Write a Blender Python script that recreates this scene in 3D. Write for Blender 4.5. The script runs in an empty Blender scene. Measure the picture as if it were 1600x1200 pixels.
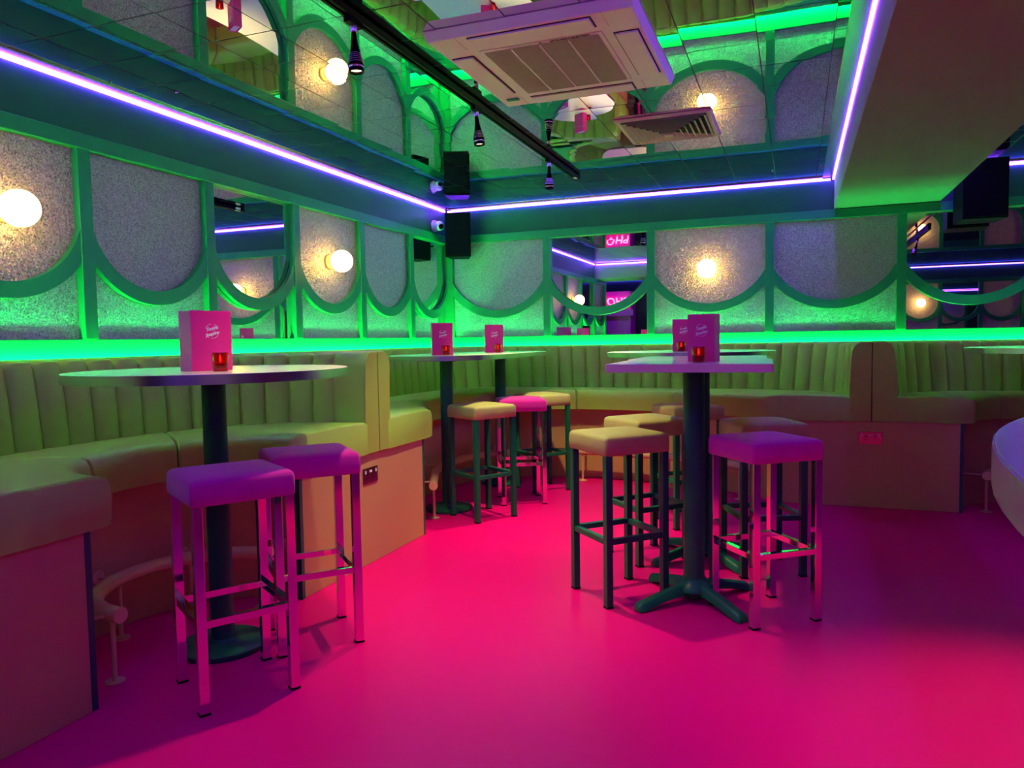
import bpy, bmesh, math, random
from mathutils import Vector, Matrix
random.seed(7)
S = bpy.context.scene
C = S.collection
PI = math.pi

# ------------------------------------------------------------------ camera
CAM = Vector((3.154, -6.497, 1.2)); F_PX = 1156.77
pit, roll, yaw = 0.0590, -0.0160, 0.3667
fw0 = Vector((-math.sin(yaw), math.cos(yaw), 0)); r0 = Vector((math.cos(yaw), math.sin(yaw), 0)); zz = Vector((0, 0, 1))
fw = fw0*math.cos(pit) - zz*math.sin(pit)
up = fw0*math.sin(pit) + zz*math.cos(pit)
rt = r0*math.cos(roll) + up*math.sin(roll); uu = -r0*math.sin(roll) + up*math.cos(roll)
cd = bpy.data.cameras.new('camera'); cam = bpy.data.objects.new('camera', cd); C.objects.link(cam)
cd.sensor_width = 36; cd.lens = F_PX*36/1600; cd.clip_start = .02
m = Matrix((rt, uu, -fw)).transposed().to_4x4(); m.translation = CAM
cam.matrix_world = m
S.camera = cam

# ------------------------------------------------------------------ world, exposure, light levels
w = bpy.data.worlds.new('world'); S.world = w; w.use_nodes = True
w.node_tree.nodes['Background'].inputs[0].default_value = (.02, .015, .03, 1)
w.node_tree.nodes['Background'].inputs[1].default_value = .3
vs = S.view_settings
vs.view_transform = 'Standard'; vs.look = 'None'; vs.gamma = 1; vs.use_curve_mapping = False; vs.exposure = 0.0
PURPLE = (.17, .03, 1.0); PURPLE_L = 72
GREEN = (.0, 1.0, .14); GREEN_L = 255
WARM = (1.0, .56, .14); GLOBE_L = 17
SPOT_W = 125; SPOT_C = (1.0, .78, .36)

# ------------------------------------------------------------------ materials
def nodemat(name):
    mt = bpy.data.materials.new(name); mt.use_nodes = True
    nt = mt.node_tree; b = nt.nodes['Principled BSDF']
    return mt, nt, b
def setin(b, **kw):
    for k, v in kw.items():
        k = {'spec': 'Specular IOR Level', 'coat': 'Coat Weight', 'sheen': 'Sheen Weight', 'base': 'Base Color', 'rough': 'Roughness',
             'metal': 'Metallic', 'trans': 'Transmission Weight', 'ior': 'IOR', 'ecol': 'Emission Color', 'estr': 'Emission Strength'}[k]
        if isinstance(v, tuple) and len(v) == 3: v = (*v, 1)
        b.inputs[k].default_value = v
def mat(name, base, rough=.5, metal=0, spec=.5, var=.0, scale=8, bump=0, bscale=200, **kw):
    mt, nt, b = nodemat(name)
    setin(b, base=base, rough=rough, metal=metal, spec=spec, **kw)
    tc = nt.nodes.new('ShaderNodeTexCoord')
    if var:
        n = nt.nodes.new('ShaderNodeTexNoise'); n.inputs['Scale'].default_value = scale; n.inputs['Detail'].default_value = 5
        nt.links.new(tc.outputs['Object'], n.inputs['Vector'])
        mx = nt.nodes.new('ShaderNodeMix'); mx.data_type = 'RGBA'
        mx.inputs['A'].default_value = (*[c*(1-var) for c in base], 1); mx.inputs['B'].default_value = (*[min(1, c*(1+var)) for c in base], 1)
        nt.links.new(n.outputs['Fac'], mx.inputs['Factor']); nt.links.new(mx.outputs['Result'], b.inputs['Base Color'])
    if bump:
        n2 = nt.nodes.new('ShaderNodeTexNoise'); n2.inputs['Scale'].default_value = bscale; n2.inputs['Detail'].default_value = 3
        nt.links.new(tc.outputs['Object'], n2.inputs['Vector'])
        bp = nt.nodes.new('ShaderNodeBump'); bp.inputs['Strength'].default_value = bump; bp.inputs['Distance'].default_value = .002
        nt.links.new(n2.outputs['Fac'], bp.inputs['Height']); nt.links.new(bp.outputs['Normal'], b.inputs['Normal'])
    return mt
def emit(name, col, s):
    mt, nt, b = nodemat(name)
    setin(b, base=(.8, .8, .8), ecol=col, estr=s)
    return mt
def glitter():
    mt, nt, b = nodemat('glitter_wallcovering')
    tc = nt.nodes.new('ShaderNodeTexCoord')
    v = nt.nodes.new('ShaderNodeTexVoronoi'); v.inputs['Scale'].default_value = 190
    nt.links.new(tc.outputs['Object'], v.inputs['Vector'])
    geo = nt.nodes.new('ShaderNodeNewGeometry')
    sub = nt.nodes.new('ShaderNodeVectorMath'); sub.operation = 'SUBTRACT'; sub.inputs[1].default_value = (.5, .5, .5)
    nt.links.new(v.outputs['Color'], sub.inputs[0])
    sc = nt.nodes.new('ShaderNodeVectorMath'); sc.operation = 'SCALE'; sc.inputs['Scale'].default_value = .9
    nt.links.new(sub.outputs[0], sc.inputs[0])
    ad = nt.nodes.new('ShaderNodeVectorMath'); ad.operation = 'ADD'
    nt.links.new(geo.outputs['Normal'], ad.inputs[0]); nt.links.new(sc.outputs[0], ad.inputs[1])
    nm = nt.nodes.new('ShaderNodeVectorMath'); nm.operation = 'NORMALIZE'
    nt.links.new(ad.outputs[0], nm.inputs[0]); nt.links.new(nm.outputs[0], b.inputs['Normal'])
    mx = nt.nodes.new('ShaderNodeMix'); mx.data_type = 'RGBA'
    mx.inputs['A'].default_value = (.30, .285, .28, 1); mx.inputs['B'].default_value = (.62, .59, .57, 1)
    sep = nt.nodes.new('ShaderNodeSeparateColor'); nt.links.new(v.outputs['Color'], sep.inputs[0])
    nt.links.new(sep.outputs[0], mx.inputs['Factor']); nt.links.new(mx.outputs['Result'], b.inputs['Base Color'])
    setin(b, rough=.42, metal=.35)
    return mt
M = {}
M['floor'] = mat('pink_vinyl_floor', (.82, .001, .21), .34, spec=.07, var=.06, scale=1.5, bump=.15, bscale=160)
M['green'] = mat('green_paint', (.006, .27, .115), .42, spec=.4, var=.04, scale=3)
M['band'] = mat('dark_green_paint', (.005, .11, .05), .5, spec=.35, var=.05, scale=2)
M['glit'] = glitter()
M['mirror'] = mat('mirror_glass', (.86, .87, .85), .0, 1.0)
M['tile'] = mat('mirror_tile_glass', (.80, .80, .77), .012, 1.0)
M['slab'] = mat('ceiling_backing', (.45, .45, .42), .7, var=.1)
M['bulk'] = mat('bulkhead_plaster', (.26, .235, .215), .8, spec=.2, var=.06, scale=4, bump=.6, bscale=220)
M['lilac'] = mat('violet_bounce_paint', (.55, .46, .60), .6, var=.04, scale=3)  # lilac tint picked so the rear wall throws back more violet light
M['leather'] = mat('olive_faux_leather', (.36, .59, .08), .42, spec=.35, var=.05, scale=6, bump=.25, bscale=500)
M['stoolvinyl'] = mat('olive_stool_fabric', (.45, .46, .13), .6, spec=.25, var=.10, scale=14, bump=.3, bscale=400)
M['velvet'] = mat('pink_velvet', (.66, .010, .34), .8, spec=.1, var=.14, scale=10, sheen=.35)
M['chrome'] = mat('chrome', (.86, .86, .88), .06, 1.0)
M['gmetal'] = mat('dark_green_metal', (.006, .15, .065), .36, spec=.35, var=.05)
M['tan'] = mat('tan_laminate', (.56, .36, .14), .48, spec=.3, var=.05, scale=3)
M['teal'] = mat('teal_corner_trim', (.008, .12, .075), .4)
M['rail'] = mat('cream_painted_steel', (.72, .55, .24), .35, var=.04)
M['top'] = mat('cream_laminate', (.74, .68, .52), .2, spec=.45, var=.03, scale=5)
M['alu'] = mat('brushed_aluminium', (.72, .72, .74), .26, 1.0, var=.05, scale=30)
M['black'] = mat('black_plastic', (.003, .003, .005), .5, spec=.06, var=.1)
M['white'] = mat('white_plastic', (.78, .76, .73), .42, spec=.4, var=.02)
M['ventg'] = mat('grille_beige', (.55, .46, .38), .55, var=.04)
M['grillew'] = mat('intake_grille', (.50, .42, .38), .6, var=.05)
M['menu'] = mat('pink_menu_card', (.86, .02, .27), .45, spec=.3, var=.02)
M['menuedge'] = mat('pale_menu_edge', (.80, .45, .50), .5)
M['ink'] = mat('white_print', (.9, .88, .86), .5)
M['dark'] = mat('dark_recess', (.008, .008, .010), .7)
M['redglass'] = mat('red_glass', (.62, .006, .01), .12, trans=.75, ior=1.45)
M['wax'] = mat('candle_wax', (.75, .45, .30), .5)
M['flame'] = emit('candle_flame', (1, .42, .10), 14)
M['purple'] = emit('violet_led', PURPLE, PURPLE_L)
M['greenled'] = emit('green_led', GREEN, GREEN_L)
M['globe'] = emit('warm_globe', WARM, GLOBE_L)
M['lens'] = emit('spot_lens', SPOT_C, 6)
M['neon'] = emit('pink_neon', (1, .12, .30), 5)
M['boothpink'] = mat('booth_pink', (.70, .015, .42), .5)
M['redpanel'] = mat('red_socket_plate', (.42, .30, .30), .15, 1.0)

# ------------------------------------------------------------------ mesh helpers
class MB:
    """collects simple solids; build() links them as one mesh object"""
    def __init__(s): s.v = []; s.f = []
    def add(s, vs, fs):
        o = len(s.v); s.v += [tuple(x) for x in vs]; s.f += [tuple(i+o for i in q) for q in fs]; return s
    def box(s, a, b, rz=0, piv=None):
        (x0, y0, z0), (x1, y1, z1) = a, b
        vs = [Vector(q) for q in ((x0,y0,z0),(x1,y0,z0),(x1,y1,z0),(x0,y1,z0),(x0,y0,z1),(x1,y0,z1),(x1,y1,z1),(x0,y1,z1))]
        if rz:
            pv = Vector(piv or (0, 0, 0)); R = Matrix.Rotation(rz, 3, 'Z'); vs = [R @ (q-pv) + pv for q in vs]
        return s.add(vs, [(0,3,2,1),(4,5,6,7),(0,1,5,4),(1,2,6,5),(2,3,7,6),(3,0,4,7)])
    def prism(s, poly, z0, z1):
        n = len(poly)
        vs = [(x, y, z0) for x, y in poly] + [(x, y, z1) for x, y in poly]
        return s.add(vs, [tuple(range(n-1, -1, -1)), tuple(range(n, 2*n))] + [(i, (i+1) % n, n+(i+1) % n, n+i) for i in range(n)])
    def lathe(s, prof, n=24, o=(0, 0, 0), axis=(0, 0, 1), cap=True):
        ax = Vector(axis).normalized(); q = zz.rotation_difference(ax); o = Vector(o); vs = []
        for r, z in prof:
            for k in range(n):
                a = 2*PI*k/n; vs.append(o + q @ Vector((r*math.cos(a), r*math.sin(a), z)))
        fs = [(i*n+k, i*n+(k+1) % n, (i+1)*n+(k+1) % n, (i+1)*n+k) for i in range(len(prof)-1) for k in range(n)]
        if cap: fs += [tuple(range(n-1, -1, -1)), tuple(range((len(prof)-1)*n, len(prof)*n))]
        return s.add(vs, fs)
    def cyl(s, a, b, r, n=16):
        a, b = Vector(a), Vector(b); return s.lathe([(r, 0), (r, (b-a).length)], n, a, b-a)
    def tube(s, pts, r, n=12):
        pts = [Vector(p) for p in pts]; vs = []
        for i, p in enumerate(pts):
            t = (pts[min(i+1, len(pts)-1)] - pts[max(i-1, 0)]).normalized()
            a = t.cross(zz); a = a.normalized() if a.length > 1e-4 else Vector((1, 0, 0)); b = t.cross(a)
            vs += [p + (a*math.cos(2*PI*k/n) + b*math.sin(2*PI*k/n))*r for k in range(n)]
        m_ = len(pts)
        fs = [(i*n+k, i*n+(k+1) % n, (i+1)*n+(k+1) % n, (i+1)*n+k) for i in range(m_-1) for k in range(n)]
        fs += [tuple(range(n)), tuple(range((m_-1)*n, m_*n))]
        return s.add(vs, fs)
    def mesh(s, name, material, off=None, bevel=0, smooth=False, segs=2):
        me = bpy.data.meshes.new(name)
        vs = [Vector(q)-off for q in s.v] if off is not None else s.v
        me.from_pydata([tuple(q) for q in vs], [], s.f)
        bm = bmesh.new(); bm.from_mesh(me)
        bmesh.ops.recalc_face_normals(bm, faces=bm.faces)
        if bevel:
            es = [e for e in bm.edges if len(e.link_faces) == 2 and e.calc_face_angle(0) > .6]
            bmesh.ops.bevel(bm, geom=es, offset=bevel, segments=segs, profile=.6, affect='EDGES', clamp_overlap=True)
        if smooth:
            for f in bm.faces: f.smooth = True
            for e in bm.edges:
                if len(e.link_faces) == 2 and e.calc_face_angle(0) > (.9 if not bevel else .75): e.smooth = False
        bm.to_mesh(me); bm.free()
        me.materials.append(M[material] if isinstance(material, str) else material)
        return me
    def build(s, name, material, parent=None, bevel=0, smooth=False, segs=2, world=True):
        """world=True: vertices are world coordinates and the parent is unrotated"""
        off = None
        if parent is not None and world: off = wloc(parent)
        me = s.mesh(name, material, off, bevel, smooth, segs)
        return link(name, me, parent)
def wloc(o):
    v = Vector((0, 0, 0))
    while o is not None: v = v + o.location; o = o.parent
    return v
def link(name, me, parent=None):
    o = bpy.data.objects.new(name, me); C.objects.link(o)
    if parent is not None: o.parent = parent
    return o
def empty(name, loc=(0, 0, 0), rz=0):
    o = bpy.data.objects.new(name, None); C.objects.link(o); o.location = loc; o.rotation_euler = (0, 0, rz); o.empty_display_size = .1
    return o
def tag(o, label=None, cat=None, group=None, kind=None):
    if label: o['label'] = label
    if cat: o['category'] = cat
    if group: o['group'] = group
    if kind: o['kind'] = kind
    return o
def struct(o, label=None):
    o['kind'] = 'structure'
    if label: o['label'] = label
    return o
def copy_tree(o, parent=None):
    c = o.copy(); C.objects.link(c); c.parent = parent
    for ch in list(o.children): copy_tree(ch, c)
    return c
def smoothstep(pts, n):
    """Catmull-Rom through pts, resampled by arc length to n points"""
    P = [Vector(p) for p in pts]; out = []
    for i in range(len(P)-1):
        a = P[max(i-1, 0)]; b = P[i]; c = P[i+1]; d = P[min(i+2, len(P)-1)]
        for k in range(16):
            t = k/16
            out.append(.5*((2*b) + (c-a)*t + (2*a-5*b+4*c-d)*t*t + (3*b-a-3*c+d)*t**3))
    out.append(P[-1]); return resample(out, n)
def resample(P, n):
    P = [Vector(p) for p in P]; L = [0]
    for i in range(1, len(P)): L.append(L[-1] + (P[i]-P[i-1]).length)
    out = []; j = 0
    for k in range(n):
        s_ = L[-1]*k/(n-1)
        while j < len(P)-2 and L[j+1] < s_: j += 1
        t = (s_-L[j])/max(L[j+1]-L[j], 1e-9); out.append(P[j].lerp(P[j+1], min(max(t, 0), 1)))
    return out
def plen(P): return sum((P[i]-P[i-1]).length for i in range(1, len(P)))

# ================================================================== STRUCTURE
ZP0, ZP1, ZR, ZC = 1.237, 2.124, 2.194, 2.45      # panel bottom, panel top, rail top, ceiling
XB0, XB1 = 3.43, 4.17                             # long bulkhead
YB0, YB1 = -5.65, -6.35                           # cross bulkhead
XR, YR = 8.2, -9.2

struct(MB().box((-1.2, YR-.2, -.1), (XR+.2, .2, 0)).build('floor', 'floor'), 'glossy hot pink vinyl floor')

SPANS = {}
def panel_wall(name, mp, u0, u1, posts, kinds, label, slabm='band', slab=(-.16, -.02)):
    """mp(u,w,z) -> world. posts: centre positions. kinds per bay: lamp / plain / mirror"""
    wl = MB()
    def bx(mb, ua, ub, wa, wb, za, zb):
        a = mp(ua, wa, za); b = mp(ub, wb, zb)
        return mb.box(tuple(min(p, q) for p, q in zip(a, b)), tuple(max(p, q) for p, q in zip(a, b)))
    bx(wl, u0, u1, slab[0], slab[1], 0, 2.6)
    wall = struct(wl.build(name, slabm), label)
    bx(MB(), u0, u1, -.02, 0, ZR, 2.46).build('frieze_board', 'band', wall)
    bx(MB(), u0, u1, -.02, .045, ZP1, ZR).build('top_rail', 'green', wall, bevel=.003)
    bx(MB(), u0, u1, -.02, .02, 1.0, ZP0).build('sill_board', 'green', wall, bevel=.003)
    for pc in posts:
        hw = .034
        bx(MB(), max(pc-hw, u0), min(pc+hw, u1), -.02, .04, ZP0, ZP1).build('post', 'green', wall, bevel=.002)
    for i, k in enumerate(kinds):
        a, b = posts[i]+.034, posts[i+1]-.034
        if k == 'mirror': bx(MB(), a, b, -.02, .0, ZP0, ZP1).build('mirror_panel', 'mirror', wall)
        else: bx(MB(), a, b, -.02, .0, ZP0, ZP1).build('glitter_panel', 'glit', wall)
        hw = (b-a)/2; uc = (a+b)/2; sg = .268; Ri = (hw*hw+sg*sg)/(2*sg); zc = 1.485+Ri; Ro = Ri+.072
        N = 28; vs = []
        for j in range(N+1):
            x = -hw + 2*hw*j/N
            zi = zc - math.sqrt(max(Ri*Ri-x*x, 0)); zo = zc - math.sqrt(max(Ro*Ro-x*x, 0))
            vs += [mp(uc+x, .036, zi), mp(uc+x, .036, zo), mp(uc+x, .004, zi), mp(uc+x, .004, zo)]
        fs = []
        for j in range(N):
            p, q = 4*j, 4*j+4
            fs += [(p, p+1, q+1, q), (p+2, q+2, q+3, p+3), (p, q, q+2, p+2), (p+1, p+3, q+3, q+1)]
        fs += [(0, 2, 3, 1), (4*N, 4*N+1, 4*N+3, 4*N+2)]
        MB().add(vs, fs).build('scallop_trim', 'green', wall, smooth=True)
    return wall
LP = [-.0, .756, 1.54, 2.345, 3.13, 3.923, 4.71, 5.50, 6.26]
wall_left = panel_wall('wall_left', lambda u, w, z: (w, -u, z), 0, 6.3, LP,
    ['mirror', 'plain', 'lamp', 'mirror', 'plain', 'lamp', 'mirror', 'plain'], 'left wall of grey glitter panels in scalloped green frames')
BP = [.05, 1.027, 1.975, 2.947, 3.912, 4.87, 5.83, 6.79, 7.75]
wall_back = panel_wall('wall_back', lambda u, w, z: (u, -w, z), 0, XR, BP,
    ['plain', 'mirror', 'lamp', 'plain', 'mirror', 'lamp', 'plain', 'mirror'], 'back wall of glitter panels and mirrors in scalloped green frames')
RP = [3.685, 4.335, 4.985, 5.635, 6.285, 6.935, 7.585]
wall_rear = panel_wall('wall_rear', lambda u, w, z: (u, YR+w, z), -1.2, XR, RP,
    ['mirror', 'plain', 'lamp', 'mirror', 'plain', 'lamp'], 'rear wall behind the camera with green scalloped frames', 'lilac')
struct(MB().box((XR, YR, 0), (XR+.15, 0, 2.6)).build('wall_right', 'band'), 'dark green right side wall')
struct(MB().box((-1.2, YR, 0), (-1.05, -6.3, 2.6)).box((-1.05, -6.3, 0), (-.16, -6.15, 2.6)).build('wall_alcove', 'band'), 'dark walls of the photo booth alcove')

# bulkheads
def bulkhead(name, a, b, label): return struct(MB().box(a, b).build(name, 'bulk', bevel=.004), label)
bulkhead('ceiling_bulkhead', (XB0, YB0, 2.2), (XB1, -.001, 2.6), 'plaster bulkhead running from the back wall towards the camera')
bulkhead('ceiling_bulkhead', (-1.05, YB1, 2.2), (XB1, YB0-.001, 2.6), 'plaster bulkhead crossing above the camera')

# ceiling with separate mirror tiles
ceil = struct(MB().box((-1.2, YR, 2.458), (XR, 0, 2.56)).build('ceiling', 'slab'), 'ceiling clad in square mirror tiles')
def tile_mesh(k, sx=.2955, sy=.2955):
    n = 4; bow = [.00016, -.00012, .00022, .0, -.0002, .0001][k % 6]; tw = [.0, .00012, -.0001, .00015, .0, -.00016][k % 6]
    vs = []
    for j in range(n+1):
        for i in range(n+1):
            x, y = i/n*2-1, j/n*2-1
            vs.append((x*sx/2, y*sy/2, bow*(x*x+y*y)+tw*x*y))
    fs = [(j*(n+1)+i, (j+1)*(n+1)+i, (j+1)*(n+1)+i+1, j*(n+1)+i+1) for j in range(n) for i in range(n)]
    me = bpy.data.meshes.new('mirror_tile'); me.from_pydata(vs, [], fs); me.materials.append(M['tile'])
    for p in me.polygons: p.use_smooth = True
    return me
TM = [tile_mesh(k) for k in range(6)]
rt_ = random.Random(3)
def tiles(xs, ys):
    for i in range(len(xs)-1):
        for j in range(len(ys)-1):
            x0, x1, y0, y1 = xs[i], xs[i+1], ys[j], ys[j+1]
            o = link('mirror_tile', TM[rt_.randrange(6)], ceil)
            o.location = ((x0+x1)/2, (y0+y1)/2, ZC)
            o.scale = ((x1-x0)/.3, (y1-y0)/.3, 1)
            o.rotation_euler = (math.radians(rt_.gauss(0, .11)), math.radians(rt_.gauss(0, .11)), 0)
def cuts(a, b, o):
    k = math.ceil((a-o)/.3 + 1e-6); out = [a]
    while o+.3*k < b-1e-6: out.append(o+.3*k); k += 1
    if out[1]-out[0] < .03: out.pop(1) if len(out) > 2 else None
    return out+[b]
tiles(cuts(0.0, XB0-.0, -.005), cuts(YB0, 0.0, -.1))
tiles(cuts(XB1, 5.97, -.005), cuts(-2.5, 0.0, -.1))
mt_ = MB()
for x in cuts(5.97, XR, -.03)[:-1]:
    for y in cuts(-2.5, 0, -.1)[:-1]: mt_.box((x+.001, y+.001, ZC), (x+.298, y+.298, ZC+.004))
for x in cuts(XB1, XR, -.005)[:-1]:
    for y in cuts(YR, -2.5, -.1)[:-1]: mt_.box((x+.001, y+.001, ZC), (x+.298, y+.298, ZC+.004))
mt_.build('mirror_tile_field', 'tile', ceil)['kind'] = 'stuff'
# little chrome fixing caps on the tiles
for x, y in ((.12, -3.83), (.30, -3.60), (2.98, -.45), (3.32, -.45), (4.6, -.45)):
    MB().lathe([(.006, 0), (.008, .003), (.008, .008)], 10, (x, y, ZC-.008)).build('fixing_cap', 'chrome', ceil)

# ================================================================== LED STRIPS
def led(a, b, inward, label, group='violet led strips under the ceiling'):
    """strip between plan points a and b on a vertical face whose room side is 'inward'"""
    a, b = Vector(a), Vector(b); n = Vector(inward); d = (b-a).normalized()
    root = empty('led_strip', ((a.x+b.x)/2, (a.y+b.y)/2, 2.40))
    def bar(w0, w1, z0, z1):
        q = [a+n*w0, b+n*w0, b+n*w1, a+n*w1]
        return MB().prism([(p.x, p.y) for p in q], z0, z1)
    bar(.001, .088, 2.440, 2.4485).build('profile', 'alu', root)
    bar(.003, .014, 2.429, 2.440).build('diffuser', 'purple', root)
    return tag(root, label, 'light strip', group)
e = .03
led((0, -e), (0, YB0+e), (1, 0), 'glowing violet light strip along the top of the left wall')
led((e, 0), (XB0-e, 0), (0, -1), 'glowing violet light strip along the top of the back wall')
led((XB0, -e), (XB0, YB0+e), (-1, 0), 'glowing violet light strip up the side of the plaster bulkhead')
led((e, YB0), (XB0-e, YB0), (0, 1), 'violet light strip on the cross bulkhead, seen only in mirrors')
led((XB1+e, 0), (XR-e, 0), (0, -1), 'violet light strip on the back wall right of the bulkhead')
led((XB1, -e), (XB1, YB0+e), (1, 0), 'violet light strip on the hidden right face of the bulkhead')
led((-1.0, YB1), (XB1-e, YB1), (0, -1), 'unseen violet strip added for purple fill on the rear face of the cross bulkhead')  # added out of view, gives violet ambient light behind the camera
led((-1.0, YR), (XR-e, YR), (0, 1), 'violet light strip along the top of the rear wall')

# ================================================================== BANQUETTES
ZS0, ZS1, ZBK, ZSH = .60, .775, 1.15, 1.115
def niche(uc, a, vf, b, n, ex=2.0):
    out = []
    for k in range(n):
        th = PI - PI*k/(n-1); c, s_ = math.cos(th), math.sin(th)
        out.append(Vector((uc + a*math.copysign(abs(c)**(2/ex), c), vf - b*abs(s_)**(2/ex))))
    return resample(out, n)
def loft(sections, capends=True):
    n = len(sections[0]); vs = [q for s_ in sections for q in s_]
    fs = [(i*n+k, i*n+(k+1) % n, (i+1)*n+(k+1) % n, (i+1)*n+k) for i in range(len(sections)-1) for k in range(n)]
    if capends: fs += [tuple(range(n)), tuple(range((len(sections)-1)*n, len(sections)*n))]
    return MB().add(vs, fs)
def banquette(root, base, cush, back0, back1, wallpt, joints, flute_rng, nbase=3):
    """plan curves are world (x, y) Vectors running from end A to end B"""
    L = root
    # curved base panels
    B = resample(base, 61)
    for k in range(nbase):
        i0, i1 = round(60*k/nbase), round(60*(k+1)/nbase)
        sec = []
        for i in range(i0, i1+1):
            t = (B[min(i+1, 60)]-B[max(i-1, 0)]).normalized(); nrm = Vector((-t.y, t.x))
            q = B[i]; r = wallpt(q); nrm = nrm if (r-q).dot(nrm) > 0 else -nrm
            sh = t*(.0012 if i == i0 else (-.0012 if i == i1 else 0))
            p0, p1 = q+sh, q+sh+nrm*.025
            sec.append([(p0.x, p0.y, .002), (p0.x, p0.y, ZS0+.005), (p1.x, p1.y, ZS0+.005), (p1.x, p1.y, .002)])
        loft(sec).build('base_panel', 'tan', L, smooth=True)
    # seat board (closes the base)
    n = 41; Bs = resample(base, n); Ks = resample(back0, n); sec = []
    for i in range(2, n-2): sec.append([(Bs[i].x, Bs[i].y, ZS0-.03), (Ks[i].x, Ks[i].y, ZS0-.03), (Ks[i].x, Ks[i].y, ZS0-.002), (Bs[i].x, Bs[i].y, ZS0-.002)])
    loft(sec).build('seat_board', 'tan', L)
    # cushions
    bk = [Vector(p) for p in back0]
    bk = [bk[0]+(bk[0]-bk[2]).normalized()*.020] + bk + [bk[-1]+(bk[-1]-bk[-3]).normalized()*.020]
    ck = [Vector(p) for p in cush]
    ck = [ck[0]+(ck[0]-ck[2]).normalized()*.006] + ck + [ck[-1]+(ck[-1]-ck[-3]).normalized()*.006]
    N = 121; I = resample(ck, N); O = resample(bk, N)
    cuts_ = [0]+joints+[1]
    for a, b in zip(cuts_[:-1], cuts_[1:]):
        i0, i1 = round(a*(N-1)), round(b*(N-1)); sec = []
        idx = [i0, i0, i0] + list(range(i0+1, i1)) + [i1, i1, i1]
        for m_, i in enumerate(idx):
            t = (I[min(i+1, N-1)]-I[max(i-1, 0)]).normalized(); to = (O[min(i+1, N-1)]-O[max(i-1, 0)]).normalized()
            end = min(m_, len(idx)-1-m_)
            ins = [(.014, 0), (.004, .006), (0, .014)][end] if end < 3 else (0, None)
            q, r = I[i].copy(), O[i].copy()
            if end < 3:
                sg = 1 if m_ < 3 else -1
                q += t*sg*(ins[1]+.0015); r += to*sg*(ins[1]+.0015)
            sh = ins[0]; d = (r-q); Ld = d.length; d.normalize()
            prof = [(0+sh, ZS0+.006), (0+sh*.7, ZS0+.05), (-.006+sh, ZS0+.10), (.002+sh, ZS1-.035), (.014+sh, ZS1-.014-sh*.3), (.038+sh, ZS1-.003-sh*.6),
                    (.10, ZS1+.004-sh*.8), (Ld*.6, ZS1+.008-sh*.8), (Ld+.02, ZS1-sh*.8), (Ld+.02, ZS0+.002), (.03+sh, ZS0+.002)]
            sec.append([(q.x+d.x*s_, q.y+d.y*s_, z) for s_, z in prof])
        loft(sec).build('seat_cushion', 'leather', L, smooth=True)
    # fluted backrest, each channel its own piece
    NN = 241; b0 = resample(back0, NN); b1 = resample(back1, NN)
    f0, f1 = flute_rng; ln = plen(b0)*(f1-f0); nf = round(ln/.122)
    def at(P, t):
        x = min(max(t, 0), 1)*(NN-1); i = min(int(x), NN-2); return P[i].lerp(P[i+1], x-i)
    def nrm_at(P, t):
        d = (at(P, t+.004)-at(P, t-.004)).normalized(); nn = Vector((-d.y, d.x)); q = at(P, t)
        return nn if (wallpt(q)-q).dot(nn) > 0 else -nn
    UU = [0, .02, .06, .14, .30, .5, .70, .86, .94, .98, 1]
    def channel(ta, tb, nu, bulge, name):
        nu = 10
        vs = []; rows = [(0, .72), (.15, .80), (.45, .93), (.75, 1.04), (.93, 1.115), (1.0, 1.138), (1.0, ZBK-.002), (1.0, ZBK), (1.0, ZBK-.006), (1, ZBK-.03)]
        backs = [0, 0, 0, 0, .002, .008, .022, .040, .058, .064]
        for (sv, z), bk in zip(rows, backs):
            for k in range(nu+1):
                u_ = UU[k]; t = ta+(tb-ta)*u_
                q = at(b0, t).lerp(at(b1, t), sv); n_ = nrm_at(b0, t)
                bl = bulge*(1-abs(2*u_-1)**4); e_ = -bl
                if bk > .02: e_ = 0
                zz_ = z - (0 if bk == 0 else (bulge-bl)*.45)
                q = q + n_*(e_+bk+ .012)
                vs.append((q.x, q.y, zz_))
        w_ = nu+1
        fs = [(r*w_+k, r*w_+k+1, (r+1)*w_+k+1, (r+1)*w_+k) for r in range(len(rows)-1) for k in range(nu)]
        MB().add(vs, fs).build(name, 'leather', L, smooth=True)
    for k in range(nf):
        channel(f0+(f1-f0)*k/nf, f0+(f1-f0)*(k+1)/nf, 8, .026, 'back_channel')
    if f0 > .001: channel(0, f0, 8, .010, 'back_end_pad')
    if f1 < .999: channel(f1, 1, 8, .010, 'back_end_pad')
    # shelf behind the backrest
    n = 61; q1 = resample(back1, n); sec = []
    for j_, q in enumerate(q1):
        r = wallpt(q); d = r-q
        tg = (q1[min(j_+1, n-1)]-q1[max(j_-1, 0)]).normalized()
        if abs(tg.dot(d.normalized())) > .86: continue
        d = d.normalized()*.06 if d.length > .07 else d*.5; q = q+d
        sec.append([(q.x, q.y, ZSH-.02), (r.x, r.y, ZSH-.02), (r.x, r.y, ZSH), (q.x, q.y, ZSH)])
    loft(sec).build('back_shelf', 'green', L)
def end_pad(root, seam, face0, face1, front, mp, sgn):
    """upholstered end of a partition; profile in (u,z), swept back from the front plane"""
    prof = [(seam, .60), (face0, .60), (face0+(face1-face0)*.5, .90), (face1, 1.07)]
    r = .075
    for k in range(1, 7):
        a = PI/2*k/6; prof.append((face1 + sgn*(r-r*math.cos(a)), 1.07+.085*math.sin(a)))
    prof.append((seam, 1.152))
    vs = []; n = len(prof); sec = []
    for v_, ins in ((front+.018, .010), (front+.012, .002), (front, 0), (front-.30, 0)):
        cu = (seam+face0)/2; cz = .88
        sec.append([mp(u+(cu-u)*ins*4, v_, z+(cz-z)*ins*2) for u, z in prof])
    loft(sec).build('partition_end_pad', 'leather', root, smooth=True)
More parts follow.
